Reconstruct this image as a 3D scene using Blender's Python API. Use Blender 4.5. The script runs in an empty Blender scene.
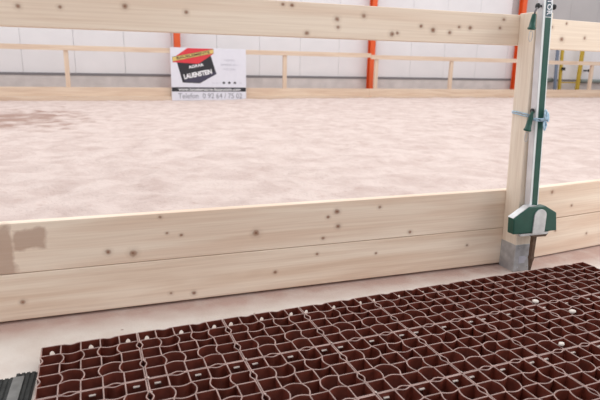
import bpy, bmesh, math, random
from mathutils import Vector, Matrix, noise
random.seed(7)
S = bpy.context.scene
C = S.collection

# ------------------------------------------------------------ camera
cam_d = bpy.data.cameras.new('camera')
cam = bpy.data.objects.new('camera', cam_d)
C.objects.link(cam)
cam_d.sensor_width = 36.0
cam_d.lens = 36.0 * 529.0 / 600.0
R = ((0.9466564819, 0.3162800881, 0.0617123256),
     (-0.3217708006, 0.9173892731, 0.2342231276),
     (0.0174658859, -0.2415860663, 0.9702221890))
rx = Vector((R[0][0], R[1][0], R[2][0]))
fw = Vector((R[0][1], R[1][1], R[2][1]))
up = Vector((R[0][2], R[1][2], R[2][2]))
m = Matrix((( rx.x, up.x, -fw.x, 0.311), (rx.y, up.y, -fw.y, -1.909), (rx.z, up.z, -fw.z, 1.038), (0, 0, 0, 1)))
cam.matrix_world = m
cam_d.clip_start = 0.02
cam_d.clip_end = 200
cam_d.dof.use_dof = True
cam_d.dof.focus_distance = 2.5
cam_d.dof.aperture_fstop = 4.0
S.camera = cam

# ------------------------------------------------------------ light and exposure
S.view_settings.view_transform = 'Standard'
S.view_settings.look = 'None'
S.view_settings.gamma = 1.0
S.view_settings.use_curve_mapping = False
S.view_settings.exposure = 0.0
W = bpy.data.worlds.new('world')
S.world = W
W.use_nodes = True
bg = W.node_tree.nodes['Background']
bg.inputs[0].default_value = (0.97, 0.97, 1.0, 1)
bg.inputs[1].default_value = 0.76


def area(name, loc, target, sx, sy, power, col):
    d = bpy.data.lights.new(name, 'AREA')
    d.shape = 'RECTANGLE'
    d.size = sx
    d.size_y = sy
    d.energy = power
    d.color = col
    o = bpy.data.objects.new(name, d)
    C.objects.link(o)
    o.location = loc
    o.rotation_euler = (Vector(target) - Vector(loc)).to_track_quat('-Z', 'Y').to_euler()
    return o


area('skylight', (6, 7.5, 9.5), (6, 7.5, 0), 30, 16, 1900, (1, 0.98, 0.96))
area('side_fill', (6.5, -2.2, 3.4), (2.2, 0.3, 0.2), 5, 3, 150, (1, 0.99, 0.97))  # unseen fill lamp, added to brighten the near boards towards the right

# ------------------------------------------------------------ helpers


def tag(o, label=None, cat=None, group=None, kind=None):
    if label: o['label'] = label
    if cat: o['category'] = cat
    if group: o['group'] = group
    if kind: o['kind'] = kind
    return o


def empty(name, loc=(0, 0, 0), rot=(0, 0, 0)):
    o = bpy.data.objects.new(name, None)
    C.objects.link(o)
    o.location = loc
    o.rotation_euler = rot
    o.empty_display_size = 0.05
    return o


def obj(name, bm, mats, parent=None, smooth=False, bevel=0, loc=None):
    me = bpy.data.meshes.new(name)
    bmesh.ops.recalc_face_normals(bm, faces=bm.faces)
    bm.to_mesh(me)
    bm.free()
    if not isinstance(mats, (list, tuple)): mats = [mats]
    for mm in mats: me.materials.append(mm)
    if smooth:
        for p in me.polygons: p.use_smooth = True
    o = bpy.data.objects.new(name, me)
    C.objects.link(o)
    if parent: o.parent = parent
    if loc: o.location = loc
    if bevel:
        b = o.modifiers.new('bevel', 'BEVEL')
        b.width = bevel
        b.segments = 2
        b.limit_method = 'ANGLE'
    return o


def box(bm, x0, x1, y0, y1, z0, z1, mi=0):
    v = [bm.verts.new(p) for p in ((x0, y0, z0), (x1, y0, z0), (x1, y1, z0), (x0, y1, z0),
                                   (x0, y0, z1), (x1, y0, z1), (x1, y1, z1), (x0, y1, z1))]
    for q in ((0, 3, 2, 1), (4, 5, 6, 7), (0, 1, 5, 4), (1, 2, 6, 5), (2, 3, 7, 6), (3, 0, 4, 7)):
        f = bm.faces.new([v[i] for i in q])
        f.material_index = mi
    return v


def prism_xz(bm, pts, y0, y1, mi=0):
    a = [bm.verts.new((x, y0, z)) for x, z in pts]
    b = [bm.verts.new((x, y1, z)) for x, z in pts]
    fs = [bm.faces.new(a), bm.faces.new(b[::-1])]
    n = len(pts)
    for i in range(n):
        fs.append(bm.faces.new((a[i], b[i], b[(i + 1) % n], a[(i + 1) % n])))
    for f in fs: f.material_index = mi


def tube(bm, pts, r, seg=10, closed=False):
    pts = [Vector(p) for p in pts]
    n = len(pts)
    rr = r if isinstance(r, (list, tuple)) else [r] * n
    rings = []
    prev = None
    for i, p in enumerate(pts):
        if closed:
            t = pts[(i + 1) % n] - pts[i - 1]
        else:
            t = pts[min(i + 1, n - 1)] - pts[max(i - 1, 0)]
        t.normalize()
        if prev is None:
            a = t.orthogonal().normalized()
        else:
            a = (prev - t * prev.dot(t)).normalized()
        prev = a
        b = t.cross(a)
        rings.append([bm.verts.new(p + (a * math.cos(2 * math.pi * k / seg) + b * math.sin(2 * math.pi * k / seg)) * rr[i]) for k in range(seg)])
    for i in range(n if closed else n - 1):
        A, B = rings[i], rings[(i + 1) % n]
        for k in range(seg):
            bm.faces.new((A[k], A[(k + 1) % seg], B[(k + 1) % seg], B[k]))
    if not closed:
        bm.faces.new(rings[0][::-1])
        bm.faces.new(rings[-1])


def arc(c, r, a0, a1, n, plane='xz'):
    out = []
    for i in range(n + 1):
        a = math.radians(a0 + (a1 - a0) * i / n)
        if plane == 'xz': out.append((c[0] + r * math.cos(a), c[1], c[2] + r * math.sin(a)))
        else: out.append((c[0], c[1] + r * math.cos(a), c[2] + r * math.sin(a)))
    return out


# ------------------------------------------------------------ materials


def mat(name, col, rough=0.6, metal=0.0, var=0.0, vscale=8.0, bump=0.0, bscale=60.0, spec=None):
    M = bpy.data.materials.new(name)
    M.use_nodes = True
    nt = M.node_tree
    b = nt.nodes['Principled BSDF']
    b.inputs['Base Color'].default_value = (*col, 1)
    b.inputs['Roughness'].default_value = rough
    b.inputs['Metallic'].default_value = metal
    if spec is not None: b.inputs['Specular IOR Level'].default_value = spec
    tc = nt.nodes.new('ShaderNodeTexCoord')
    if var:
        n = nt.nodes.new('ShaderNodeTexNoise')
        n.inputs['Scale'].default_value = vscale
        n.inputs['Detail'].default_value = 5
        nt.links.new(tc.outputs['Object'], n.inputs['Vector'])
        r = nt.nodes.new('ShaderNodeValToRGB')
        r.color_ramp.elements[0].position = 0.3
        r.color_ramp.elements[1].position = 0.7
        r.color_ramp.elements[0].color = (*[c * (1 - var) for c in col], 1)
        r.color_ramp.elements[1].color = (*[min(1, c * (1 + var)) for c in col], 1)
        nt.links.new(n.outputs['Fac'], r.inputs['Fac'])
        nt.links.new(r.outputs['Color'], b.inputs['Base Color'])
    if bump:
        n = nt.nodes.new('ShaderNodeTexNoise')
        n.inputs['Scale'].default_value = bscale
        n.inputs['Detail'].default_value = 4
        nt.links.new(tc.outputs['Object'], n.inputs['Vector'])
        bp = nt.nodes.new('ShaderNodeBump')
        bp.inputs['Strength'].default_value = bump
        bp.inputs['Distance'].default_value = 0.01
        nt.links.new(n.outputs['Fac'], bp.inputs['Height'])
        nt.links.new(bp.outputs['Normal'], b.inputs['Normal'])
    return M


def nd(nt, t, **kw):
    n = nt.nodes.new(t)
    for k, v in kw.items(): setattr(n, k, v)
    return n


def wood(name, light, dark, axis='X', knots=(), stain=None, off=0.0, gscale=1.0, tone=0.34):
    """grain runs along axis; knots are (x, z, radius) in metres in object space"""
    M = bpy.data.materials.new(name)
    M.use_nodes = True
    nt = M.node_tree
    L = nt.links.new
    b = nt.nodes['Principled BSDF']
    b.inputs['Roughness'].default_value = 0.62
    b.inputs['Specular IOR Level'].default_value = 0.3
    tc = nd(nt, 'ShaderNodeTexCoord')
    mp = nd(nt, 'ShaderNodeMapping')
    mp.inputs['Location'].default_value = (off, off * 0.7, off * 1.3)
    a, c = 1.1 * gscale, 16.0 * gscale
    mp.inputs['Scale'].default_value = (a, c, c) if axis == 'X' else (c, c, a)
    L(tc.outputs['Object'], mp.inputs['Vector'])
    n1 = nd(nt, 'ShaderNodeTexNoise')
    n1.inputs['Scale'].default_value = 1.0
    n1.inputs['Detail'].default_value = 6
    n1.inputs['Distortion'].default_value = 0.6
    L(mp.outputs['Vector'], n1.inputs['Vector'])
    mp2 = nd(nt, 'ShaderNodeMapping')
    mp2.inputs['Scale'].default_value = (2, 110, 110) if axis == 'X' else (110, 110, 2)
    L(tc.outputs['Object'], mp2.inputs['Vector'])
    n2 = nd(nt, 'ShaderNodeTexNoise')
    n2.inputs['Scale'].default_value = 1.0
    n2.inputs['Detail'].default_value = 3
    L(mp2.outputs['Vector'], n2.inputs['Vector'])
    r1 = nd(nt, 'ShaderNodeValToRGB')
    r1.color_ramp.elements[0].position = 0.5 - tone * 0.4
    r1.color_ramp.elements[1].position = 0.5 + tone * 0.4
    r1.color_ramp.elements[0].color = (*dark, 1)
    r1.color_ramp.elements[1].color = (*light, 1)
    L(n1.outputs['Fac'], r1.inputs['Fac'])
    mx = nd(nt, 'ShaderNodeMixRGB', blend_type='MULTIPLY')
    mx.inputs['Fac'].default_value = 0.16
    L(r1.outputs['Color'], mx.inputs['Color1'])
    r2 = nd(nt, 'ShaderNodeValToRGB')
    r2.color_ramp.elements[0].position = 0.35
    r2.color_ramp.elements[1].position = 0.6
    r2.color_ramp.elements[0].color = (0.55, 0.42, 0.33, 1)
    r2.color_ramp.elements[1].color = (1, 1, 1, 1)
    L(n2.outputs['Fac'], r2.inputs['Fac'])
    L(r2.outputs['Color'], mx.inputs['Color2'])
    out = mx.outputs['Color']
    # knots
    if knots:
        nn = nd(nt, 'ShaderNodeTexNoise')
        nn.inputs['Scale'].default_value = 45
        L(tc.outputs['Object'], nn.inputs['Vector'])
        acc = None
        acc2 = None
        for (kx, kz, kr) in knots:
            kr *= 0.92
            sb = nd(nt, 'ShaderNodeVectorMath', operation='SUBTRACT')
            sb.inputs[1].default_value = (kx, 0, kz)
            L(tc.outputs['Object'], sb.inputs[0])
            ml = nd(nt, 'ShaderNodeVectorMath', operation='MULTIPLY')
            ml.inputs[1].default_value = (1 / (kr * 1.15), 0, 1 / kr)
            L(sb.outputs[0], ml.inputs[0])
            ln = nd(nt, 'ShaderNodeVectorMath', operation='LENGTH')
            L(ml.outputs[0], ln.inputs[0])
            ad = nd(nt, 'ShaderNodeMath', operation='ADD')
            L(ln.outputs['Value'], ad.inputs[0])
            L(nn.outputs['Fac'], ad.inputs[1])
            if acc is None: acc = ad.outputs[0]
            else:
                mn = nd(nt, 'ShaderNodeMath', operation='MINIMUM')
                L(acc, mn.inputs[0])
                L(ad.outputs[0], mn.inputs[1])
                acc = mn.outputs[0]
        rk = nd(nt, 'ShaderNodeValToRGB')
        rk.color_ramp.elements[0].position = 0.2
        rk.color_ramp.elements[0].color = (1, 1, 1, 1)
        e = rk.color_ramp.elements.new(0.42)
        e.color = (0.55, 0.55, 0.55, 1)
        e = rk.color_ramp.elements.new(0.56)
        e.color = (0.16, 0.16, 0.16, 1)
        rk.color_ramp.elements[-1].position = 0.95
        rk.color_ramp.elements[-1].color = (0, 0, 0, 1)
        dv = nd(nt, 'ShaderNodeMath', operation='DIVIDE')
        dv.inputs[1].default_value = 3.0
        L(acc, dv.inputs[0])
        L(dv.outputs[0], rk.inputs['Fac'])
        mk = nd(nt, 'ShaderNodeMixRGB')
        L(rk.outputs['Color'], mk.inputs['Fac'])
        L(out, mk.inputs['Color1'])
        mk.inputs['Color2'].default_value = (0.25, 0.12, 0.07, 1)
        out = mk.outputs['Color']
    if stain:
        # brown soaked patch: list of (x, z, rx, rz)
        ns = nd(nt, 'ShaderNodeTexNoise')
        ns.inputs['Scale'].default_value = 17
        ns.inputs['Detail'].default_value = 4
        L(tc.outputs['Object'], ns.inputs['Vector'])
        acc = None
        for (sx, sz, ax, az) in stain:
            sb = nd(nt, 'ShaderNodeVectorMath', operation='SUBTRACT')
            sb.inputs[1].default_value = (sx, 0, sz)
            L(tc.outputs['Object'], sb.inputs[0])
            ml = nd(nt, 'ShaderNodeVectorMath', operation='MULTIPLY')
            ml.inputs[1].default_value = (1 / ax, 0, 1 / az)
            L(sb.outputs[0], ml.inputs[0])
            ab = nd(nt, 'ShaderNodeVectorMath', operation='ABSOLUTE')
            L(ml.outputs[0], ab.inputs[0])
            sp = nd(nt, 'ShaderNodeSeparateXYZ')
            L(ab.outputs[0], sp.inputs[0])
            mm = nd(nt, 'ShaderNodeMath', operation='MAXIMUM')
            L(sp.outputs[0], mm.inputs[0])
            L(sp.outputs[2], mm.inputs[1])
            if acc is None: acc = mm.outputs[0]
            else:
                mn = nd(nt, 'ShaderNodeMath', operation='MINIMUM')
                L(acc, mn.inputs[0])
                L(mm.outputs[0], mn.inputs[1])
                acc = mn.outputs[0]
        ad = nd(nt, 'ShaderNodeMath', operation='ADD')
        L(acc, ad.inputs[0])
        L(ns.outputs['Fac'], ad.inputs[1])
        mr = nd(nt, 'ShaderNodeMapRange')
        mr.inputs['From Min'].default_value = 1.32
        mr.inputs['From Max'].default_value = 1.62
        mr.inputs['To Min'].default_value = 0.68
        mr.inputs['To Max'].default_value = 0.0
        L(ad.outputs[0], mr.inputs['Value'])
        mk = nd(nt, 'ShaderNodeMixRGB')
        L(mr.outputs[0], mk.inputs['Fac'])
        L(out, mk.inputs['Color1'])
        mk.inputs['Color2'].default_value = (0.42, 0.27, 0.20, 1)
        out = mk.outputs['Color']
    L(out, b.inputs['Base Color'])
    bp = nd(nt, 'ShaderNodeBump')
    bp.inputs['Strength'].default_value = 0.12
    bp.inputs['Distance'].default_value = 0.004
    L(n2.outputs['Fac'], bp.inputs['Height'])
    L(bp.outputs['Normal'], b.inputs['Normal'])
    return M


LIGHT = (0.90, 0.765, 0.63)
DARK = (0.79, 0.61, 0.475)
M_post = wood('post wood', (0.91, 0.80, 0.67), (0.87, 0.75, 0.62), axis='Z', off=3.1)
M_farwood = wood('far fence wood', (0.76, 0.62, 0.49), (0.66, 0.50, 0.38), off=5.2, gscale=0.8)
M_farpost = wood('far post wood', (0.76, 0.62, 0.49), (0.66, 0.50, 0.38), axis='Z', off=5.2)
M_rail = wood('rail wood left', LIGHT, (0.82, 0.655, 0.52), off=0.3, knots=[
    (-0.007, 1.239, .010), (0.133, 1.243, .008), (0.363, 1.258, .011), (0.594, 1.247, .009), (0.997, 1.298, .008), (1.037, 1.296, .009),
    (1.106, 1.186, .010), (1.244, 1.249, .012), (1.25, 1.216, .010), (1.373, 1.268, .011), (1.517, 1.197, .012), (1.545, 1.202, .009),
    (1.665, 1.237, .009), (1.73, 1.222, .013), (1.821, 1.214, .010), (1.871, 1.241, .008), (1.933, 1.239, .010), (2.106, 1.246, .009), (2.124, 1.286, .009)])
M_upper = wood('upper board wood left', LIGHT, DARK, off=1.7, knots=[
    (1.231, 0.351, .009), (1.277, 0.375, .013), (1.285, 0.302, .012), (0.878, 0.301, .016), (1.209, 0.248, .009), (1.505, 0.382, .009),
    (1.684, 0.238, .010), (0.337, 0.258, .016), (0.237, 0.272, .012), (0.482, 0.335, .007), (0.541, 0.321, .007), (0.456, 0.409, .008)],
    stain=[(-0.17, 0.30, .055, .115), (-0.055, 0.355, .06, .045)])
M_lower = wood('lower board wood left', LIGHT, (0.76, 0.585, 0.45), off=9.1, knots=[
    (1.497, 0.143, .007), (0.97, 0.1, .009), (2.038, 0.135, .008), (1.18, 0.17, .008), (0.487, 0.054, .008), (0.588, 0.042, .010), (-0.103, 0.089, .010)])
# the right-hand boards have their own origin at the post
M_rail_r = wood('rail wood right', LIGHT, (0.85, 0.70, 0.56), off=4.4, knots=[(0.10, 1.263, .011), (0.185, 1.207, .014), (0.205, 1.286, .008), (0.36, 1.22, .01)])
M_upper_r = wood('upper board wood right', LIGHT, DARK, off=6.4, knots=[(0.27, 0.386, .012), (0.45, 0.291, .009)])
M_lower_r = wood('lower board wood right', LIGHT, DARK, off=7.9, knots=[(0.34, 0.15, .009), (0.62, 0.10, .01)])
M_wall = mat('white wall cladding', (0.745, 0.73, 0.745), 0.55, var=0.03, vscale=1.2)
M_wallgray = mat('grey wall cladding', (0.44, 0.42, 0.42), 0.6, var=0.04, vscale=1.2)
M_plinth = mat('plinth concrete', (0.62, 0.58, 0.565), 0.85, var=0.10, vscale=3, bump=0.2)
M_drip = mat('grey metal profile', (0.20, 0.19, 0.20), 0.5)
M_orange = mat('orange painted steel', (0.72, 0.10, 0.018), 0.45, var=0.06, vscale=3)
M_yellow = mat('yellow painted steel', (0.50, 0.34, 0.03), 0.5, var=0.1, vscale=4)
M_bluegrey = mat('blue grey steel', (0.17, 0.21, 0.28), 0.5, var=0.08)
M_black = mat('black plastic', (0.012, 0.013, 0.014), 0.4)
M_green = mat('green plastic', (0.010, 0.078, 0.055), 0.38, var=0.12, vscale=20)
M_alu = mat('brushed aluminium', (0.74, 0.73, 0.75), 0.42, metal=0.35, var=0.08, vscale=14)
M_silver = mat('silver label', (0.60, 0.61, 0.62), 0.35, metal=0.5, var=0.14, vscale=30)
M_whitepl = mat('white plastic film', (0.84, 0.87, 0.87), 0.4)
M_galv = mat('galvanised steel', (0.50, 0.51, 0.53), 0.45, metal=0.5, var=0.18, vscale=28)
M_rust = mat('rusty steel', (0.15, 0.095, 0.065), 0.6, metal=0.4, var=0.35, vscale=40)
M_rope = mat('blue twine', (0.50, 0.68, 0.86), 0.8, var=0.25, vscale=90, bump=0.5, bscale=300)
M_ban = mat('white banner sheet', (0.72, 0.72, 0.79), 0.5, var=0.02)
M_red = mat('red print', (0.66, 0.035, 0.05), 0.5)
M_yel = mat('yellow print', (0.70, 0.52, 0.16), 0.5)
M_blk = mat('black print', (0.018, 0.018, 0.024), 0.5)
M_gryp = mat('grey print', (0.22, 0.22, 0.26), 0.5)
M_lgry = mat('pale grey print', (0.55, 0.55, 0.62), 0.5)
M_wht = mat('white print', (0.85, 0.85, 0.88), 0.5)
M_grid = mat('brown recycled plastic', (0.140, 0.030, 0.018), 0.5, var=0.3, vscale=25, spec=0.35)
M_rim = mat('dusty worn rim', (0.36, 0.25, 0.225), 0.75, var=0.28, vscale=30)
M_tab = mat('dusty connector plastic', (0.66, 0.59, 0.54), 0.7, var=0.15, vscale=60)
M_crumb = mat('pale mortar crumb', (0.72, 0.66, 0.60), 0.9, var=0.15, vscale=60)
M_mat = mat('dark ribbed rubber', (0.028, 0.030, 0.029), 0.85, var=0.4, vscale=30, bump=0.4, bscale=120)
M_strip = mat('grey strip', (0.17, 0.17, 0.165), 0.7, var=0.2, vscale=30)


def floor_mat():
    M = mat('concrete floor', (0.62, 0.55, 0.50), 0.85, bump=0.25, bscale=90)
    nt = M.node_tree
    L = nt.links.new
    b = nt.nodes['Principled BSDF']
    tc = nd(nt, 'ShaderNodeTexCoord')
    n = nd(nt, 'ShaderNodeTexNoise')
    n.inputs['Scale'].default_value = 3.2
    n.inputs['Detail'].default_value = 7
    n.inputs['Roughness'].default_value = 0.6
    L(tc.outputs['Object'], n.inputs['Vector'])
    r = nd(nt, 'ShaderNodeValToRGB')
    r.color_ramp.elements[0].position = 0.36
    r.color_ramp.elements[0].color = (0.60, 0.52, 0.465, 1)
    r.color_ramp.elements[1].position = 0.62
    r.color_ramp.elements[1].color = (0.71, 0.655, 0.605, 1)
    L(n.outputs['Fac'], r.inputs['Fac'])
    # pink riding sand spilled along the foot of the boards, their shade painted in
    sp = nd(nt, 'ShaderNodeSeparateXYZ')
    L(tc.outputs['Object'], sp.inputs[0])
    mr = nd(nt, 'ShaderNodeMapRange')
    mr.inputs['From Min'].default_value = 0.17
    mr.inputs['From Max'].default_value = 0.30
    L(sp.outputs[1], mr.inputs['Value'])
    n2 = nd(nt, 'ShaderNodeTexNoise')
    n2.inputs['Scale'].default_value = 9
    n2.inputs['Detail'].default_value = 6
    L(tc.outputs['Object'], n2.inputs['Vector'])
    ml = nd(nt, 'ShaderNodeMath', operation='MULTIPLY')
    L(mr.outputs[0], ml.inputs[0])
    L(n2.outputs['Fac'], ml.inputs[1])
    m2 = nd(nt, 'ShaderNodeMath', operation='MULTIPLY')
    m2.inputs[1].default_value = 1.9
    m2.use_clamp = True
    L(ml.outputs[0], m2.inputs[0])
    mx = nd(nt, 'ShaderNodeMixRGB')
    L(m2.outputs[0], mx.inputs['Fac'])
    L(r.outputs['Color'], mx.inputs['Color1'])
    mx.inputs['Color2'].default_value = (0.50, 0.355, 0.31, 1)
    # pebbles and dark specks
    v = nd(nt, 'ShaderNodeTexVoronoi')
    v.inputs['Scale'].default_value = 7.0
    L(tc.outputs['Object'], v.inputs['Vector'])
    r3 = nd(nt, 'ShaderNodeValToRGB')
    r3.color_ramp.elements[0].position = 0.03
    r3.color_ramp.elements[0].color = (0.7, 0.7, 0.7, 1)
    r3.color_ramp.elements[1].position = 0.055
    r3.color_ramp.elements[1].color = (0, 0, 0, 1)
    L(v.outputs['Distance'], r3.inputs['Fac'])
    m4 = nd(nt, 'ShaderNodeMixRGB')
    L(r3.outputs['Color'], m4.inputs['Fac'])
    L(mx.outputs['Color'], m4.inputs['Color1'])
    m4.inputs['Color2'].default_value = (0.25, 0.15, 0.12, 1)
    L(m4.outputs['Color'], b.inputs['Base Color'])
    return M


def sand_mat():
    M = mat('pink riding sand', (0.66, 0.5, 0.45), 0.95)
    nt = M.node_tree
    L = nt.links.new
    b = nt.nodes['Principled BSDF']
    b.inputs['Specular IOR Level'].default_value = 0.1
    tc = nd(nt, 'ShaderNodeTexCoord')
    n = nd(nt, 'ShaderNodeTexNoise')
    n.inputs['Scale'].default_value = 3.0
    n.inputs['Detail'].default_value = 9
    n.inputs['Roughness'].default_value = 0.62
    n.inputs['Distortion'].default_value = 0.4
    L(tc.outputs['Object'], n.inputs['Vector'])
    r = nd(nt, 'ShaderNodeValToRGB')
    r.color_ramp.elements[0].position = 0.33
    r.color_ramp.elements[0].color = (0.53, 0.42, 0.385, 1)
    r.color_ramp.elements[1].position = 0.60
    r.color_ramp.elements[1].color = (0.66, 0.555, 0.515, 1)
    L(n.outputs['Fac'], r.inputs['Fac'])
    # darker damp clods
    n2 = nd(nt, 'ShaderNodeTexNoise')
    n2.inputs['Scale'].default_value = 8.5
    n2.inputs['Detail'].default_value = 6
    n2.inputs['Roughness'].default_value = 0.7
    L(tc.outputs['Object'], n2.inputs['Vector'])
    r2 = nd(nt, 'ShaderNodeValToRGB')
    r2.color_ramp.elements[0].position = 0.57
    r2.color_ramp.elements[0].color = (0, 0, 0, 1)
    r2.color_ramp.elements[1].position = 0.74
    r2.color_ramp.elements[1].color = (0.42, 0.42, 0.42, 1)
    L(n2.outputs['Fac'], r2.inputs['Fac'])
    mx = nd(nt, 'ShaderNodeMixRGB')
    L(r2.outputs['Color'], mx.inputs['Fac'])
    L(r.outputs['Color'], mx.inputs['Color1'])
    mx.inputs['Color2'].default_value = (0.42, 0.27, 0.23, 1)
    # trodden brown area far left
    sb = nd(nt, 'ShaderNodeVectorMath', operation='SUBTRACT')
    sb.inputs[1].default_value = (-1.5, 9.0, 0)
    L(tc.outputs['Object'], sb.inputs[0])
    sc = nd(nt, 'ShaderNodeVectorMath', operation='MULTIPLY')
    sc.inputs[1].default_value = (1 / 2.2, 1 / 3.6, 0)
    L(sb.outputs[0], sc.inputs[0])
    ln = nd(nt, 'ShaderNodeVectorMath', operation='LENGTH')
    L(sc.outputs[0], ln.inputs[0])
    n3 = nd(nt, 'ShaderNodeTexNoise')
    n3.inputs['Scale'].default_value = 2.6
    n3.inputs['Detail'].default_value = 7
    L(tc.outputs['Object'], n3.inputs['Vector'])
    m3 = nd(nt, 'ShaderNodeMath', operation='MULTIPLY')
    m3.inputs[1].default_value = 2.2
    L(n3.outputs['Fac'], m3.inputs[0])
    ad = nd(nt, 'ShaderNodeMath', operation='SUBTRACT')
    L(m3.outputs[0], ad.inputs[0])
    L(ln.outputs['Value'], ad.inputs[1])
    mr = nd(nt, 'ShaderNodeMapRange')
    mr.inputs['From Min'].default_value = 0.5
    mr.inputs['From Max'].default_value = 1.0
    mr.inputs['To Max'].default_value = 0.85
    L(ad.outputs[0], mr.inputs['Value'])
    m4 = nd(nt, 'ShaderNodeMixRGB')
    L(mr.outputs[0], m4.inputs['Fac'])
    L(mx.outputs['Color'], m4.inputs['Color1'])
    m4.inputs['Color2'].default_value = (0.34, 0.22, 0.18, 1)
    L(m4.outputs['Color'], b.inputs['Base Color'])
    n5 = nd(nt, 'ShaderNodeTexNoise')
    n5.inputs['Scale'].default_value = 22
    n5.inputs['Detail'].default_value = 6
    L(tc.outputs['Object'], n5.inputs['Vector'])
    bp = nd(nt, 'ShaderNodeBump')
    bp.inputs['Strength'].default_value = 0.7
    bp.inputs['Distance'].default_value = 0.03
    L(n5.outputs['Fac'], bp.inputs['Height'])
    L(bp.outputs['Normal'], b.inputs['Normal'])
    return M


# ------------------------------------------------------------ setting
bm = bmesh.new()
box(bm, -6, 24, -5, 16.4, -0.12, 0)
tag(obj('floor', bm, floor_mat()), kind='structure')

# back wall: cladding panels with narrow vertical joints above a concrete plinth
YW = 16.1
bm = bmesh.new()
x = -6.62
while x < 24:
    box(bm, x + 0.004, x + 1.446, YW, YW + 0.12, 0.78, 2.55 if x > 15 else 6.0)
    x += 1.45
tag(obj('wall_back', bm, M_wall), kind='structure')
bm = bmesh.new()
x = 15.13
while x < 24:
    box(bm, x + 0.004, x + 1.446, YW, YW + 0.12, 2.56, 6.0)
    x += 1.45
tag(obj('wall_back_upper', bm, M_wallgray), kind='structure')
bm = bmesh.new()
box(bm, -7, 24, YW + 0.1, YW + 0.3, 0, 6.2)
tag(obj('wall_back_backing', bm, M_lgry), kind='structure')
bm = bmesh.new()
box(bm, -7, 24, YW - 0.02, YW + 0.099, 0, 0.70)
tag(obj('trim_1', bm, M_plinth), kind='structure')
bm = bmesh.new()
box(bm, -7, 24, YW - 0.03, YW + 0.099, 0.70, 0.777)
tag(obj('trim_2', bm, M_drip), kind='structure')


def column(x, label, lean=0.0):
    t = empty('steel_column', (x, YW - 0.33, 0))
    tag(t, label, 'column', 'orange steel columns of the hall')
    b_ = bmesh.new()
    w = 0.095
    for (xa, xb, ya, yb) in ((-w, w, 0, 0.02), (-w, w, 0.2, 0.22), (-0.008, 0.008, 0.02, 0.2)):
        box(b_, xa, xb, ya, yb, 0.02, 6.0)
    obj('beam', b_, M_orange, t)
    b_ = bmesh.new()
    box(b_, -0.17, 0.17, -0.03, 0.25, 0.0, 0.02)
    obj('base_plate', b_, M_orange, t)


column(2.23, 'orange steel wall column rising directly behind the banner')
column(9.05, 'orange steel wall column standing between banner and green striped pole')
column(15.45, 'orange steel wall column seen just left of the near wooden fence post')

# arena sand: an uneven raked surface
bm = bmesh.new()
X0, X1, Y0, Y1 = -5.0, 21.0, 0.395, 14.77
ys = [Y0]
st = 0.03
while ys[-1] < Y1:
    ys.append(min(Y1, ys[-1] + st))
    st = min(0.09, st * 1.015)
xs = []
x = X0
while x < X1:
    xs.append(x)
    x += 0.085 if (x > 4) else 0.06
xs.append(X1)
grid = []


def skew(x, y):
    return max(0.0, min(x, 4.3) - 2.32) * 0.123 * max(0.0, 1 - (y - Y0) / 3.0)


for y in ys:
    row = []
    for x in xs:
        h = 0.065 + 0.022 * noise.noise(Vector((x * 1.3, y * 1.3, 0))) + 0.022 * noise.noise(Vector((x * 4.1, y * 4.1, 3))) + 0.012 * noise.noise(Vector((x * 9, y * 9, 7)))
        h -= 0.045 * max(0.0, min(1.0, (y - 12.5) / 2.0))
        h += 0.075 * max(0.0, min(1.0, (x - 2.5) / 4.0)) * max(0.0, min(1.0, (y - 5.0) / 8.0))
        # hoof scuffs: shallow pits
        q = noise.noise(Vector((x * 2.7 + 11, y * 2.7, 5)))
        if q > 0.22: h -= 0.07 * (q - 0.22)
        row.append(bm.verts.new((x, y + skew(x, y), max(h, 0.02))))
    grid.append(row)
for j in range(len(ys) - 1):
    for i in range(len(xs) - 1):
        bm.faces.new((grid[j][i], grid[j][i + 1], grid[j + 1][i + 1], grid[j + 1][i]))
low = [[None] * len(xs) for _ in (0, 1)]
for k, j in enumerate((0, len(ys) - 1)):
    low[k] = [bm.verts.new((x, ys[j] + skew(x, ys[j]), 0.0)) for x in xs]
    for i in range(len(xs) - 1):
        bm.faces.new((low[k][i], low[k][i + 1], grid[j][i + 1], grid[j][i]))
o = obj('arena_sand', bm, sand_mat(), smooth=True)
tag(o, 'pale pink uneven riding sand filling the arena behind the near wooden boards', 'sand', kind='stuff')

# ------------------------------------------------------------ near fence


def board(name, x0, x1, y0, y1, z0, z1, m, label, cat, group, origin=None, rz=0.0, wob=0.0):
    b_ = bmesh.new()
    n = 12
    prev = None
    ring = []
    for i in range(n + 1):
        x = x0 + (x1 - x0) * i / n
        dz = wob * noise.noise(Vector((x * 1.1, z0 * 7, 1)))
        ring.append([b_.verts.new(p) for p in ((x, y0, z0 + dz), (x, y1, z0 + dz), (x, y1, z1 + dz), (x, y0, z1 + dz))])
    for i in range(n):
        for k in range(4):
            b_.faces.new((ring[i][k], ring[i][(k + 1) % 4], ring[i + 1][(k + 1) % 4], ring[i + 1][k]))
    b_.faces.new(ring[0][::-1])
    b_.faces.new(ring[-1])
    o = obj(name, b_, m, bevel=0.003)
    if origin:
        o.location = origin
        o.rotation_euler = (0, 0, rz)
    tag(o, label, cat, group)
    return o


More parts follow.
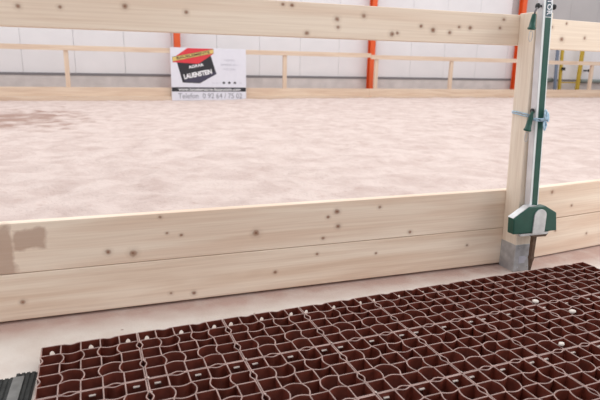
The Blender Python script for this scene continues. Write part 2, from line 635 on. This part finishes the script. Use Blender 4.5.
YF = 0.345
XL = 2.33
G1 = 'wooden boards of the near fence'
board('fence_board', -2.2, XL, YF, YF + 0.045, 0.012, 0.213, M_lower, 'lower long wooden kickboard left of the post, just above the concrete floor', 'board', G1)
board('fence_board', -2.2, XL, YF, YF + 0.045, 0.2155, 0.425, M_upper, 'upper long wooden kickboard left of the post, with brown stain at its left end', 'board', G1)
board('fence_rail', -2.2, XL, YF, YF + 0.045, 1.168, 1.312, M_rail, 'knotty wooden top rail left of the post, crossing the picture above the arena', 'rail', G1)
OR = (XL + 0.003, YF, 0)
RZ = math.radians(7)
board('fence_board', 0, 1.9, 0, 0.045, 0.008, 0.225, M_lower_r, 'lower wooden kickboard right of the post, behind the end of the brown grid', 'board', G1, OR, RZ)
board('fence_board', 0, 1.9, 0, 0.045, 0.229, 0.420, M_upper_r, 'upper wooden kickboard right of the post, level with the green housing', 'board', G1, OR, RZ)
board('fence_rail', 0, 1.9, 0, 0.045, 1.156, 1.304, M_rail_r, 'short wooden top rail right of the green striped pole', 'rail', G1, OR, RZ)

# post with its steel shoe
LEAN = -0.040
post = empty('fence_post', (2.268, 0.344, 0))
tag(post, 'square wooden fence post in a steel shoe between the left and right boards', 'post')
bm = bmesh.new()
zt = 1.318
v = []
for z in (0.105, zt):
    dx = LEAN * z
    v.append([bm.verts.new((x + dx, y, z)) for x, y in ((0, -0.108), (0.104, -0.108), (0.104, 0), (0, 0))])
bm.faces.new(v[0][::-1])
bm.faces.new(v[1])
for k in range(4): bm.faces.new((v[0][k], v[0][(k + 1) % 4], v[1][(k + 1) % 4], v[1][k]))
obj('timber', bm, M_post, post, bevel=0.004)
shoe_bm = bmesh.new()
t_ = 0.004
box(shoe_bm, -0.008, -0.008 + t_, -0.112, 0.0, 0.0, 0.15)
box(shoe_bm, 0.104, 0.108, -0.112, 0.0, 0.0, 0.15)
box(shoe_bm, -0.004, 0.104, -0.112, -0.1085, 0.0, 0.15)
box(shoe_bm, -0.004, 0.104, -0.1085, 0.0, 0.0, 0.006)
box(shoe_bm, -0.004, 0.104, -0.1085, -0.004, 0.006, 0.104)
shoe = obj('post_shoe', shoe_bm, M_galv, post, bevel=0.001)
shoe['label'] = 'galvanised grey steel post shoe'
bm = bmesh.new()
box(bm, 0.022, 0.062, -0.1132, -0.1121, 0.045, 0.085)
box(bm, 0.034, 0.070, -0.1140, -0.1132, 0.062, 0.078)
st_ = obj('sticker', bm, M_lgry, shoe)
st_['label'] = 'small pale sticker on the shoe'
for (bx, bz) in ((0.018, 0.022), (0.086, 0.022), (0.018, 0.13), (0.086, 0.13)):
    bm = bmesh.new()
    tube(bm, [(bx, -0.1121, bz), (bx, -0.116, bz)], 0.0045, 8)
    obj('screw', bm, M_galv, shoe)

# ------------------------------------------------------------ striped pole
PY = 0.186


def pc(z): return 2.326 - 0.0675 * z


pole = empty('striped_pole', (pc(0) + 0.012, 0.207, 0))
tag(pole, 'tall silver pole with green stripe, green housing and ground spike, tied to the post', 'pole')
PO = Vector(pole.location)


def pbox(bm, z0, z1, xa, xb, ya, yb, mi=0):
    v = []
    for z in (z0, z1):
        c = pc(z)
        v.append([bm.verts.new(Vector((c + x, y, z)) - PO) for x, y in ((xa, ya), (xb, ya), (xb, yb), (xa, yb))])
    f = [bm.faces.new(v[0][::-1]), bm.faces.new(v[1])]
    for k in range(4): f.append(bm.faces.new((v[0][k], v[0][(k + 1) % 4], v[1][(k + 1) % 4], v[1][k])))
    for q in f: q.material_index = mi


ZT = 1.62
bm = bmesh.new()
pbox(bm, 0.365, ZT, -0.0275, 0.0275, PY, PY + 0.038)
obj('tube', bm, M_alu, pole, bevel=0.003)
bm = bmesh.new()
pbox(bm, 0.37, ZT - 0.002, -0.0255, 0.0255, PY - 0.0015, PY + 0.0001)
obj('face_strip', bm, M_whitepl, pole)
bm = bmesh.new()
pbox(bm, 0.37, 1.288, -0.0135, 0.0185, PY - 0.0035, PY - 0.0015)
obj('green_stripe', bm, M_green, pole)
bm = bmesh.new()
pbox(bm, 1.292, ZT - 0.01, -0.0135, 0.0185, PY - 0.0035, PY - 0.0015)
plate = obj('name_plate', bm, M_bluegrey, pole)
plate['label'] = 'blue grey plate with white upright lettering'
plate.data.materials[0] = mat('slate plate', (0.05, 0.10, 0.13), 0.4)


def text_mesh(name, s, size, m, parent, loc, rot, extrude=0.0008, align='CENTER', sx=1.0, bold=0.0):
    cu = bpy.data.curves.new(name, 'FONT')
    cu.body = s
    cu.size = size
    cu.extrude = extrude
    cu.offset = bold
    cu.align_x = align
    cu.align_y = 'CENTER'
    cu.resolution_u = 3
    tmp = bpy.data.objects.new(name, cu)
    C.objects.link(tmp)
    bpy.context.view_layer.update()
    dg = bpy.context.evaluated_depsgraph_get()
    me = bpy.data.meshes.new_from_object(tmp.evaluated_get(dg))
    bpy.data.objects.remove(tmp)
    me.materials.clear()
    me.materials.append(m)
    me.name = name
    o = bpy.data.objects.new(name, me)
    C.objects.link(o)
    o.parent = parent
    o.location = loc
    o.rotation_euler = rot
    o.scale = (sx, 1, 1)
    return o


# lettering runs up the plate
zc = 1.300
text_mesh('lettering', 'NATOR', 0.036, M_wht, plate, Vector((pc(zc) + 0.0025, PY - 0.0045, zc)) - PO,
          (math.radians(90), math.radians(90 - 4.2), 0), sx=0.95, bold=0.0006, align='RIGHT')

# housing
house = empty('housing')
house.parent = pole
Hp = [(2.166, .240), (2.160, .322), (2.250, .378), (2.352, .378), (2.427, .338), (2.443, .240)]
bm = bmesh.new()
prism_xz(bm, [(x - PO.x, z) for x, z in Hp], 0.156 - PO.y, 0.202 - PO.y)
bpy.data.objects.remove(house)
house = obj('housing', bm, M_green, pole, bevel=0.005)
bm = bmesh.new()
# silver cover sheet over the sloping left shoulder
prism_xz(bm, [(2.158 - PO.x, .325), (2.249 - PO.x, .381), (2.300 - PO.x, .3815), (2.300 - PO.x, .3795), (2.2505 - PO.x, .379), (2.160 - PO.x, .323)], 0.162 - PO.y, 0.201 - PO.y)
cv = obj('cover_sheet', bm, M_silver, house)
cv['label'] = 'silver sheet over the sloping shoulder'
lab_pts = [(-0.038, -0.125), (0.038, -0.125), (0.038, -0.03)]
for i in range(9):
    a = math.radians(20 * i + 10)
    lab_pts.append((0.038 * math.cos(a), -0.03 + 0.034 * math.sin(a)))
lab_pts.append((-0.038, -0.03))
bm = bmesh.new()
prism_xz(bm, [(2.320 + x - PO.x, 0.360 + z) for x, z in lab_pts], 0.150 - PO.y, 0.1565 - PO.y)
lb = obj('front_label', bm, M_silver, house, bevel=0.001)
lb['label'] = 'silver rounded front tab'
# bottom plate, angled
bm = bmesh.new()
prism_xz(bm, [(2.205 - PO.x, .238), (2.395 - PO.x, .238), (2.385 - PO.x, .226), (2.215 - PO.x, .226)], 0.158 - PO.y, 0.201 - PO.y)
obj('bottom_plate', bm, M_silver, pole)
bm = bmesh.new()
prism_xz(bm, [(2.29 - PO.x, .226), (2.40 - PO.x, .226), (2.385 - PO.x, .210), (2.30 - PO.x, .212)], 0.165 - PO.y, 0.205 - PO.y)
tp = obj('tread_plate', bm, M_rust, pole, bevel=0.002)
tp['label'] = 'rusty brown step plate'
bm = bmesh.new()
sp = []
for z, w in ((0.214, 0.0105), (0.10, 0.0095), (0.085, 0.0115), (0.07, 0.0085), (0.0, 0.003)):
    c = 2.336
    sp.append([bm.verts.new(Vector((c + sx * w, 0.196 + sy * w, z)) - PO) for sx, sy in ((-1, -1), (1, -1), (1, 1), (-1, 1))])
for i in range(len(sp) - 1):
    for k in range(4): bm.faces.new((sp[i][k], sp[i + 1][k], sp[i + 1][(k + 1) % 4], sp[i][(k + 1) % 4]))
bm.faces.new(sp[0])
bm.faces.new(sp[-1][::-1])
o = obj('ground_spike', bm, M_rust, pole)
o['label'] = 'rusty tapered steel spike'


def knob(x, y, z, dx):
    b_ = bmesh.new()
    tube(b_, [Vector((x, y, z)) - PO, Vector((x + dx, y, z)) - PO], [0.006, 0.006], 10)
    tube(b_, [Vector((x + dx, y, z)) - PO, Vector((x + dx * 1.25, y, z)) - PO, Vector((x + dx * 1.9, y, z)) - PO, Vector((x + dx * 2.1, y, z)) - PO], [0.008, 0.013, 0.013, 0.007], 12)
    o = obj('ring_insulator', b_, M_black, pole, smooth=True)
    o['label'] = 'black insulator knob'
    return o


z1 = 1.338
knob(pc(z1) - 0.0285, 0.200, z1, -0.012)
knob(pc(z1) + 0.0285, 0.200, z1, 0.012)
z2 = 0.855
knob(pc(z2) - 0.0285, 0.200, z2, -0.006)


def handle(p_top, p_bot, hook, label, bend=None):
    """a gate handle: plastic grip hanging from a steel hook with a wire loop at its lower end"""
    a, b_ = Vector(p_top), Vector(p_bot)
    t = empty('gate_handle', b_)
    tag(t, label, 'handle', 'green gate handles hanging on the striped pole')
    d = (a - b_).normalized()
    L_ = (a - b_).length
    pts = [b_, b_ + d * L_ * .03, b_ + d * L_ * .14, b_ + d * L_ * .15, b_ + d * L_ * .6, a - d * L_ * .05, a]
    if bend:
        pts += [Vector(q) for q in bend]
    rr = [0.015, 0.0185, 0.0185, 0.0155, 0.0125, 0.010, 0.0085] + ([0.008, 0.008][:len(bend)] if bend else [])
    q = bmesh.new()
    tube(q, [p - b_ for p in pts], rr, 14)
    obj('grip', q, M_green, t, smooth=True)
    q = bmesh.new()
    tube(q, [Vector(h) - b_ for h in hook], 0.0045, 8)
    hk = obj('hook', q, M_rust, t, smooth=True)
    hk.data.materials[0] = M_drip
    q = bmesh.new()
    lp = []
    for i in range(16):
        ang = 2 * math.pi * i / 16
        lp.append(Vector((0.011 * math.sin(ang) * (1 if i < 8 else .9), 0, -0.028 + 0.024 * math.cos(ang))))
    tube(q, lp, 0.0016, 6, closed=True)
    obj('wire_loop', q, M_galv, t, smooth=True)
    return t


handle((2.175, 0.200, 1.302), (2.172, 0.205, 1.232), [(2.175, 0.200, 1.300), (2.176, 0.198, 1.315), (2.180, 0.196, 1.326), (2.196, 0.194, 1.337)],
       'upper green gate handle, hanging by a dark hook near the top rail')
handle((2.226, 0.196, 0.838), (2.214, 0.200, 0.757), [(2.228, 0.20, 0.852), (2.234, 0.198, 0.858), (2.240, 0.199, 0.855)],
       'lower green gate handle, bent and hanging beside the blue twine knot', bend=[(2.230, 0.196, 0.848), (2.236, 0.197, 0.853)])

# blue twine round post and pole with a bow
bm = bmesh.new()
zr = 0.832
px0 = 2.268 + LEAN * zr
loop1 = [(px0 - 0.005, 0.36 - 0.02, zr + 0.008), (px0 - 0.006, 0.30, zr + 0.006), (px0 - 0.006, 0.234, zr), (px0 + 0.0, 0.2295, zr - 0.001),
         (px0 + 0.03, 0.2270, zr - 0.008), (pc(zr) - 0.033, 0.2150, zr - 0.014), (pc(zr) - 0.034, 0.186, zr - 0.016), (pc(zr) - 0.02, 0.177, zr - 0.018), (pc(zr) + 0.03, 0.176, zr - 0.018),
         (pc(zr) + 0.0335, 0.20, zr - 0.016), (px0 + 0.1145, 0.24, zr - 0.010), (px0 + 0.1145, 0.338, zr)]
for dz, dy in ((0.004, 0), (-0.004, 0.0)):
    tube(bm, [(x, y + dy, z + dz * (1 + .4 * math.sin(i))) for i, (x, y, z) in enumerate(loop1)], 0.0032, 8)
kx = pc(zr) + 0.012
kz = zr - 0.02
tube(bm, [(kx - 0.02, 0.170, kz), (kx, 0.164, kz + 0.006), (kx + 0.016, 0.168, kz + 0.002)], [0.007, 0.010, 0.007], 10)
for (sx, sz, w, h) in ((0.000, 0.028, 0.012, 0.022), (0.0, -0.026, 0.010, 0.020), (0.014, 0.016, 0.010, 0.020)):
    lp = []
    for i in range(14):
        a = 2 * math.pi * i / 14
        lp.append((kx + sx + w * math.cos(a), 0.163 + 0.008 * math.sin(a + 1), kz + sz + h * math.sin(a)))
    tube(bm, lp, 0.0046, 8, closed=True)
tube(bm, [(kx, 0.164, kz), (kx + 0.010, 0.160, kz - 0.02), (kx + 0.004, 0.160, kz - 0.038), (kx + 0.006, 0.162, kz - 0.046)], 0.0038, 8)
o = obj('twine', bm, M_rope, smooth=True)
tag(o, 'light blue twine knotted in a bow around post and striped pole', 'twine')

# ------------------------------------------------------------ paddock grid panels
CELL = 0.066
H = 0.053
TW = 0.0022      # half thickness of a cell wall


def wave(t, A):
    if abs(A) < 0.13 * CELL:      # outer walls: short round dent in the middle
        u = (t - 0.17) / 0.66
        return A * math.sin(math.pi * u) ** 1.2 if 0 < u < 1 else 0.0
    return A * max(0.0, math.sin(math.pi * t)) ** 0.9


def strip(bm, pts, half):
    """wall following a polyline in plan, pale worn rim on top"""
    pts = [Vector((p[0], p[1], 0)) for p in pts]
    n = len(pts)
    prof = []
    for i in range(n):
        d = pts[min(i + 1, n - 1)] - pts[max(i - 1, 0)]
        d.normalize()
        nn = Vector((-d.y, d.x, 0))
        ring = []
        for (s, z) in ((-1, 0.0), (-1, H - 0.0012), (-0.55, H), (0.55, H), (1, H - 0.0012), (1, 0.0)):
            p = pts[i] + nn * half * s
            ring.append(bm.verts.new((p.x, p.y, z)))
        prof.append(ring)
    for i in range(n - 1):
        for k in range(5):
            f = bm.faces.new((prof[i][k], prof[i][k + 1], prof[i + 1][k + 1], prof[i + 1][k]))
            f.material_index = 1 if k in (1, 2, 3) else 0
    for e in (prof[0], prof[-1]):
        bm.faces.new(e)


def lattice_mesh():
    bm = bmesh.new()
    g = 0.0008
    W_ = CELL * 5
    N = 12

    def pos(i):
        if i == 0: return g + TW
        if i == 5: return W_ - g - TW
        return i * CELL

    def amp(i):
        if i == 0: return 0.12
        if i == 5: return -0.12
        return 0.17 if i <= 2 else -0.17
    for i in range(6):
        for c in range(5):
            a, b_ = pos(c), pos(c + 1)
            A = amp(i) * CELL if c in (1, 3) else 0
            # line of constant x, running away from the fence (y goes negative)
            strip(bm, [(pos(i) + wave(k / N, A), -(a + (b_ - a) * k / N)) for k in range(N + 1)] if A else [(pos(i), -a), (pos(i), -b_)], TW)
            if i == 0 and c in (0, 2, 4):
                # wall facing the fence has a socket opening for the neighbour's hook
                c_ = (a + b_) / 2
                for s in (-1, 1):
                    e = a if s < 0 else b_
                    w = 0.0085 * s
                    pr = [(e, 0), (c_, 0), (c_, 0.010), (c_ + w, 0.010), (c_ + w, 0.026), (c_ + w * .6, 0.033), (c_, 0.036), (c_, H), (e, H)]
                    y0 = -(pos(0)) - TW
                    va = [bm.verts.new((p[0], y0, p[1])) for p in pr]
                    vb = [bm.verts.new((p[0], y0 + 2 * TW, p[1])) for p in pr]
                    bm.faces.new(va)
                    bm.faces.new(vb[::-1])
                    n = len(pr)
                    for k in range(n):
                        if k in (1, 6): continue
                        f = bm.faces.new((va[k], vb[k], vb[(k + 1) % n], va[(k + 1) % n]))
                        if k == 7: f.material_index = 1
            else:
                strip(bm, [(a + (b_ - a) * k / N, -(pos(i) + wave(k / N, A))) for k in range(N + 1)] if A else [(a, -pos(i)), (b_, -pos(i))], TW)
    me = bpy.data.meshes.new('cell_lattice')
    bmesh.ops.recalc_face_normals(bm, faces=bm.faces)
    bm.to_mesh(me)
    bm.free()
    me.materials.append(M_grid)
    me.materials.append(M_rim)
    return me


lat = lattice_mesh()
bm = bmesh.new()
box(bm, -0.010, 0.010, -0.0065, 0.0, 0.0355, 0.039)
tab_me = bpy.data.meshes.new('connector_tab')
bm.to_mesh(tab_me)
bm.free()
tab_me.materials.append(M_tab)
bm = bmesh.new()
box(bm, -0.0055, 0.0055, -0.006, 0.006, 0.040, 0.0535)
stud_me = bpy.data.meshes.new('corner_stud')
bm.to_mesh(stud_me)
bm.free()
stud_me.materials.append(M_tab)
YAW = math.radians(3)
names_c = ['first', 'second', 'third', 'fourth', 'fifth', 'sixth', 'seventh', 'eighth']
names_r = ['in the back row nearest the boards', 'in the second row from the boards', 'in the third row from the boards']
ex = Vector((math.cos(YAW), math.sin(YAW), 0))
ey = Vector((math.sin(YAW), -math.cos(YAW), 0))
for r in range(3):
    for c in range(8):
        p = ex * (c * 5 * CELL) + ey * (r * 5 * CELL)
        t = empty('paddock_grid_panel', (p.x + random.uniform(-.0003, .0003), p.y + random.uniform(-.0003, .0003), 0), (0, 0, YAW + random.uniform(-.0004, .0004)))
        place = names_c[c] + ' from the left edge'
        if c == 0: place = 'at the left edge'
        if c == 7: place = 'at the right end'
        tag(t, 'brown plastic grid panel %s, %s' % (names_r[r], place), 'grid panel', 'brown plastic grid panels on the floor')
        o = bpy.data.objects.new('cell_lattice', lat)
        C.objects.link(o)
        o.parent = t
        for cc in (0, 2, 4):
            if r == 0: continue
            o = bpy.data.objects.new('connector_tab', tab_me)
            C.objects.link(o)
            o.parent = t
            o.location = ((cc + 0.5) * CELL, -0.006, 0)
        if c:
            for cc in (1, 3, 5):
                if cc == 5 and r == 2: continue
                o = bpy.data.objects.new('corner_stud', stud_me)
                C.objects.link(o)
                o.parent = t
                o.location = (0.0045, -cc * CELL + (0.012 if cc == 5 else 0), -0.0045)

# loose pale crumbs on top of the grid


def crumb(x, y, z, s, label):
    b_ = bmesh.new()
    bmesh.ops.create_icosphere(b_, subdivisions=2, radius=1)
    for v_ in b_.verts:
        k = 1 + 0.35 * noise.noise(v_.co * 1.7 + Vector((x * 9, y * 9, 0)))
        v_.co = Vector((v_.co.x * s[0], v_.co.y * s[1], v_.co.z * s[2])) * k
    mz = min(v_.co.z for v_ in b_.verts)
    for v_ in b_.verts: v_.co.z -= mz
    o = obj('mortar_crumb', b_, M_crumb, smooth=True, loc=(x, y, z))
    tag(o, label, 'crumb', 'pale crumbs on the grid')


def on_grid(i, j): return ex * (i * CELL) + ey * (j * CELL)


q = Vector((1.999, -0.212, 0))
crumb(q.x, q.y, H, (0.016, 0.012, 0.008), 'pale mortar crumb on a panel corner, straight in front of the steel shoe')
q = Vector((2.079, -0.338, 0))
crumb(q.x, q.y, H, (0.016, 0.013, 0.008), 'pale mortar crumb lying farthest right on the brown grid')
q = Vector((1.818, -0.545, 0))
crumb(q.x, q.y, H, (0.013, 0.010, 0.007), 'small pale mortar crumb lying nearest the bottom right on the brown grid')

# ------------------------------------------------------------ rubber mat and strip at lower left
bm = bmesh.new()
x = -0.55
k = 0
while x < -0.010:
    y1 = -0.100 + 0.016 * noise.noise(Vector((x * 9, 2, 0))) + (0.02 if x > -0.07 else 0)
    w = 0.010 if k % 2 == 0 else 0.006
    z = 0.0085 if k % 2 == 0 else 0.005
    box(bm, x, x + w, -0.95, y1, 0, z)
    x += w
    k += 1
o = obj('rubber_mat', bm, M_mat)
tag(o, 'dark ribbed rubber mat on the floor left of the brown grid', 'mat')
bm = bmesh.new()
box(bm, -0.076, -0.042, -0.93, -0.105, 0.0087, 0.0125)
o = obj('flat_strip', bm, M_strip, bevel=0.001)
tag(o, 'narrow grey strip lying on the dark rubber mat', 'strip')

# ------------------------------------------------------------ far fence
YB = 14.93
G2 = 'boards of the far fence'
segs = [(-5.3, 2.16, 'left of the banner'), (2.165, 8.58, 'between banner and middle orange column'), (8.585, 14.88, 'right of the middle orange column'), (14.885, 21.2, 'at the right behind the striped pole')]
for k, (a, b_, w) in enumerate(segs):
    dz = (0.03, 0.045, -0.005, -0.03)[k]
    board('far_fence_board', a, b_, YB - 0.12, YB, 0.0, 0.135, M_farwood, 'lowest far fence board ' + w, 'board', G2)
    board('far_fence_board', a, b_, YB, YB + 0.04, 0.14, 0.40, M_farwood, 'second far fence board from the sand, ' + w, 'board', G2)
    board('far_fence_rail', a, b_, YB - 0.0, YB + 0.04, 1.385 + dz, 1.525 + dz, M_farwood, 'far fence top rail ' + w, 'rail', G2)
for x, w in ((-4.15, 'outside the picture beyond the left end'), (-0.98, 'standing alone left of the banner'), (2.2, 'hidden behind the banner'), (5.54, 'between the banner and the middle orange column'),
             (8.83, 'right beside the middle orange column'), (11.84, 'between the middle and right orange columns'), (14.95, 'behind the near fence post'), (18.42, 'at the right edge beside the yellow bars')):
    bm = bmesh.new()
    box(bm, -0.06, 0.06, 0, 0.1, 0.0, 1.45)
    o = obj('far_fence_post', bm, M_farpost, bevel=0.004, loc=(x, YB + 0.041, 0))
    tag(o, 'slim wooden far fence post ' + w, 'post', 'posts of the far fence')

# ------------------------------------------------------------ banner
BX0, BX1, BZ0, BZ1 = 1.90, 4.20, 0.02, 1.58
ban = empty('banner', ((BX0 + BX1) / 2, YB - 0.15, BZ0))
tag(ban, 'white advertising banner with red and black logo hanging on the far fence', 'banner')
BO = Vector(ban.location)
bm = bmesh.new()
box(bm, BX0 - BO.x, BX1 - BO.x, 0, 0.018, 0, BZ1 - BZ0)
obj('sheet', bm, M_ban, ban, bevel=0.004)


def bp(u, v):
    """picture column and row on the banner (0..75, 0..52) to metres on the sheet"""
    return (BX0 + (BX1 - BX0) * u / 75.0 - BO.x, (BZ1 - BZ0) * (1 - v / 51.5))


def bpoly(name, pts, m, y, parent=ban):
    b_ = bmesh.new()
    prism_xz(b_, [bp(*p) for p in pts], -y, -y + 0.003)
    return obj(name, b_, m, parent)


bpoly('logo_lower', [(6.0, 14), (39, 6), (44.5, 25), (28, 34.4), (11, 33.8)], M_blk, 0.003)
bpoly('logo_upper', [(1.7, 10.8), (16.5, 0.4), (42, 0.5), (42, 5.2), (27, 15.3), (2.2, 14.2)], M_red, 0.006)
bpoly('logo_band', [(1.6, 9.2), (42, 0.8), (42.2, 4.9), (2, 13.5)], M_blk, 0.009)
bpoly('logo_band_edge', [(1.8, 9.5), (41.9, 1.1), (42.1, 4.7), (2.1, 13.3)], M_yel, 0.012)
bpoly('web_band', [(0.3, 38.4), (74.7, 38.4), (74.7, 42.6), (0.3, 42.6)], M_blk, 0.003)
bpoly('logo_foot', [(12.4, 31.5), (44, 22.6), (44.6, 25.2), (28.4, 33.7), (12.8, 33.1)], M_lgry, 0.0045).data.materials[0] = mat('violet grey print', (0.05, 0.045, 0.08), 0.5)
RX90 = math.radians(90)


def btext(name, s, u, v, size, m, y=0.015, slant=0.0, sx=1.0, bold=0.0):
    x, z = bp(u, v)
    return text_mesh(name, s, size, m, ban, (x, -y, z), (RX90, -math.radians(slant), 0), 0.001, 'CENTER', sx, bold)


btext('lettering', 'BAUELEMENTE', 22, 7.2, 0.10, M_blk, slant=11.5, sx=1.55, bold=0.002)
btext('lettering', 'AGRAR', 24.5, 17.6, 0.11, M_wht, 0.008, 11, 1.25, 0.003)
btext('lettering', 'LAUENSTEIN', 26.2, 25.6, 0.19, M_wht, 0.008, 11.5, 0.80, 0.008)
for i, s in enumerate(('TREPPEN', 'ZIMMEREI-BAU', 'HOLZBAU')):
    btext('lettering', s, 58, 11.4 + 4.4 * i, 0.075, M_lgry, 0.004, 0, 1.15)
for u in (52, 57.5, 63.3):
    bpoly('icon', [(u - 1.3, 33.2), (u, 32.5), (u + 1.3, 33.2), (u + 1.3, 34.6), (u - 1.3, 34.6)], M_blk, 0.003)
bpoly('icon', [(68.0, 33.6), (70.5, 33.6), (70.5, 34.2), (68.0, 34.2)], M_lgry, 0.003)
bpoly('icon', [(40, 33.8), (49, 33.8), (49, 34.2), (40, 34.2)], M_lgry, 0.003)
btext('lettering', 'www.bauelemente-lauenstein.com', 38, 40.5, 0.122, M_wht, 0.006, 0, 1.13, 0.002)
btext('lettering', 'Telefon  0 92 64 / 75 02', 38.5, 47.1, 0.22, M_gryp, 0.004, 0, 0.92)

# ------------------------------------------------------------ things behind the fence at far right


def bar(name, x0, z0, x1, z1, w, m, label, cat, y=15.75, group=None, d=0.08):
    b_ = bmesh.new()
    a, b2 = Vector((x0, 0, z0)), Vector((x1, 0, z1))
    dd = (b2 - a).normalized()
    n = Vector((-dd.z, 0, dd.x)) * w / 2
    prism_xz(b_, [((a - n).x - x0, (a - n).z), ((a + n).x - x0, (a + n).z), ((b2 + n).x - x0, (b2 + n).z), ((b2 - n).x - x0, (b2 - n).z)], 0, d)
    o = obj(name, b_, m, bevel=0.004, loc=(x0, y, 0))
    tag(o, label, cat, group)
    return o


G3 = 'yellow bars behind the far fence'
bar('yellow_bar', 17.68, 0.0, 17.55, 2.3, 0.11, M_yellow, 'yellow upright bar just right of the blue grey one', 'bar', group=G3)
bar('yellow_bar', 18.60, 0.0, 18.62, 2.3, 0.16, M_yellow, 'wider yellow upright bar nearest the right edge', 'bar', group=G3)
bar('yellow_crossbar', 17.72, 0.66, 18.51, 0.66, 0.04, M_yellow, 'thin yellow crossbar joining the two upright bars', 'bar', y=15.77, d=0.04)
bar('blue_bar', 17.45, 0.0, 17.30, 2.3, 0.11, M_bluegrey, 'blue grey upright bar left of the yellow bars', 'bar')
M_pipe = mat('grey green pipe', (0.22, 0.26, 0.25), 0.5)
bm = bmesh.new()
tube(bm, [(0, 0, 0), (2.2, 0, 0)], 0.08, 12)
o = obj('wall_pipe', bm, M_pipe, smooth=True, loc=(18.95, 15.98, 0.72))
tag(o, 'grey green pipe along the wall at the right edge', 'pipe')
bm = bmesh.new()
tube(bm, [(0, 0, 0), (1.6, 0, 0)], 0.09, 12)
o = obj('wall_pipe', bm, M_pipe, smooth=True, loc=(15.8, 15.98, 0.74))
tag(o, 'grey green pipe along the wall left of the blue grey bar', 'pipe')
for x, z, w in ((17.66, 1.20, 'on the thinner yellow bar'), (19.12, 1.15, 'right of the wider yellow bar')):
    bm = bmesh.new()
    box(bm, -0.07, 0.07, -0.04, 0.04, -0.06, 0.06)
    box(bm, -0.03, 0.03, 0.04, 0.32 if x > 18.5 else 0.05, -0.03, 0.03)
    o = obj('switch_box', bm, M_black, bevel=0.006, loc=(x, 15.708 if x < 18.5 else 15.75, z))
    tag(o, 'small black box ' + w, 'box', 'small black boxes behind the far fence')
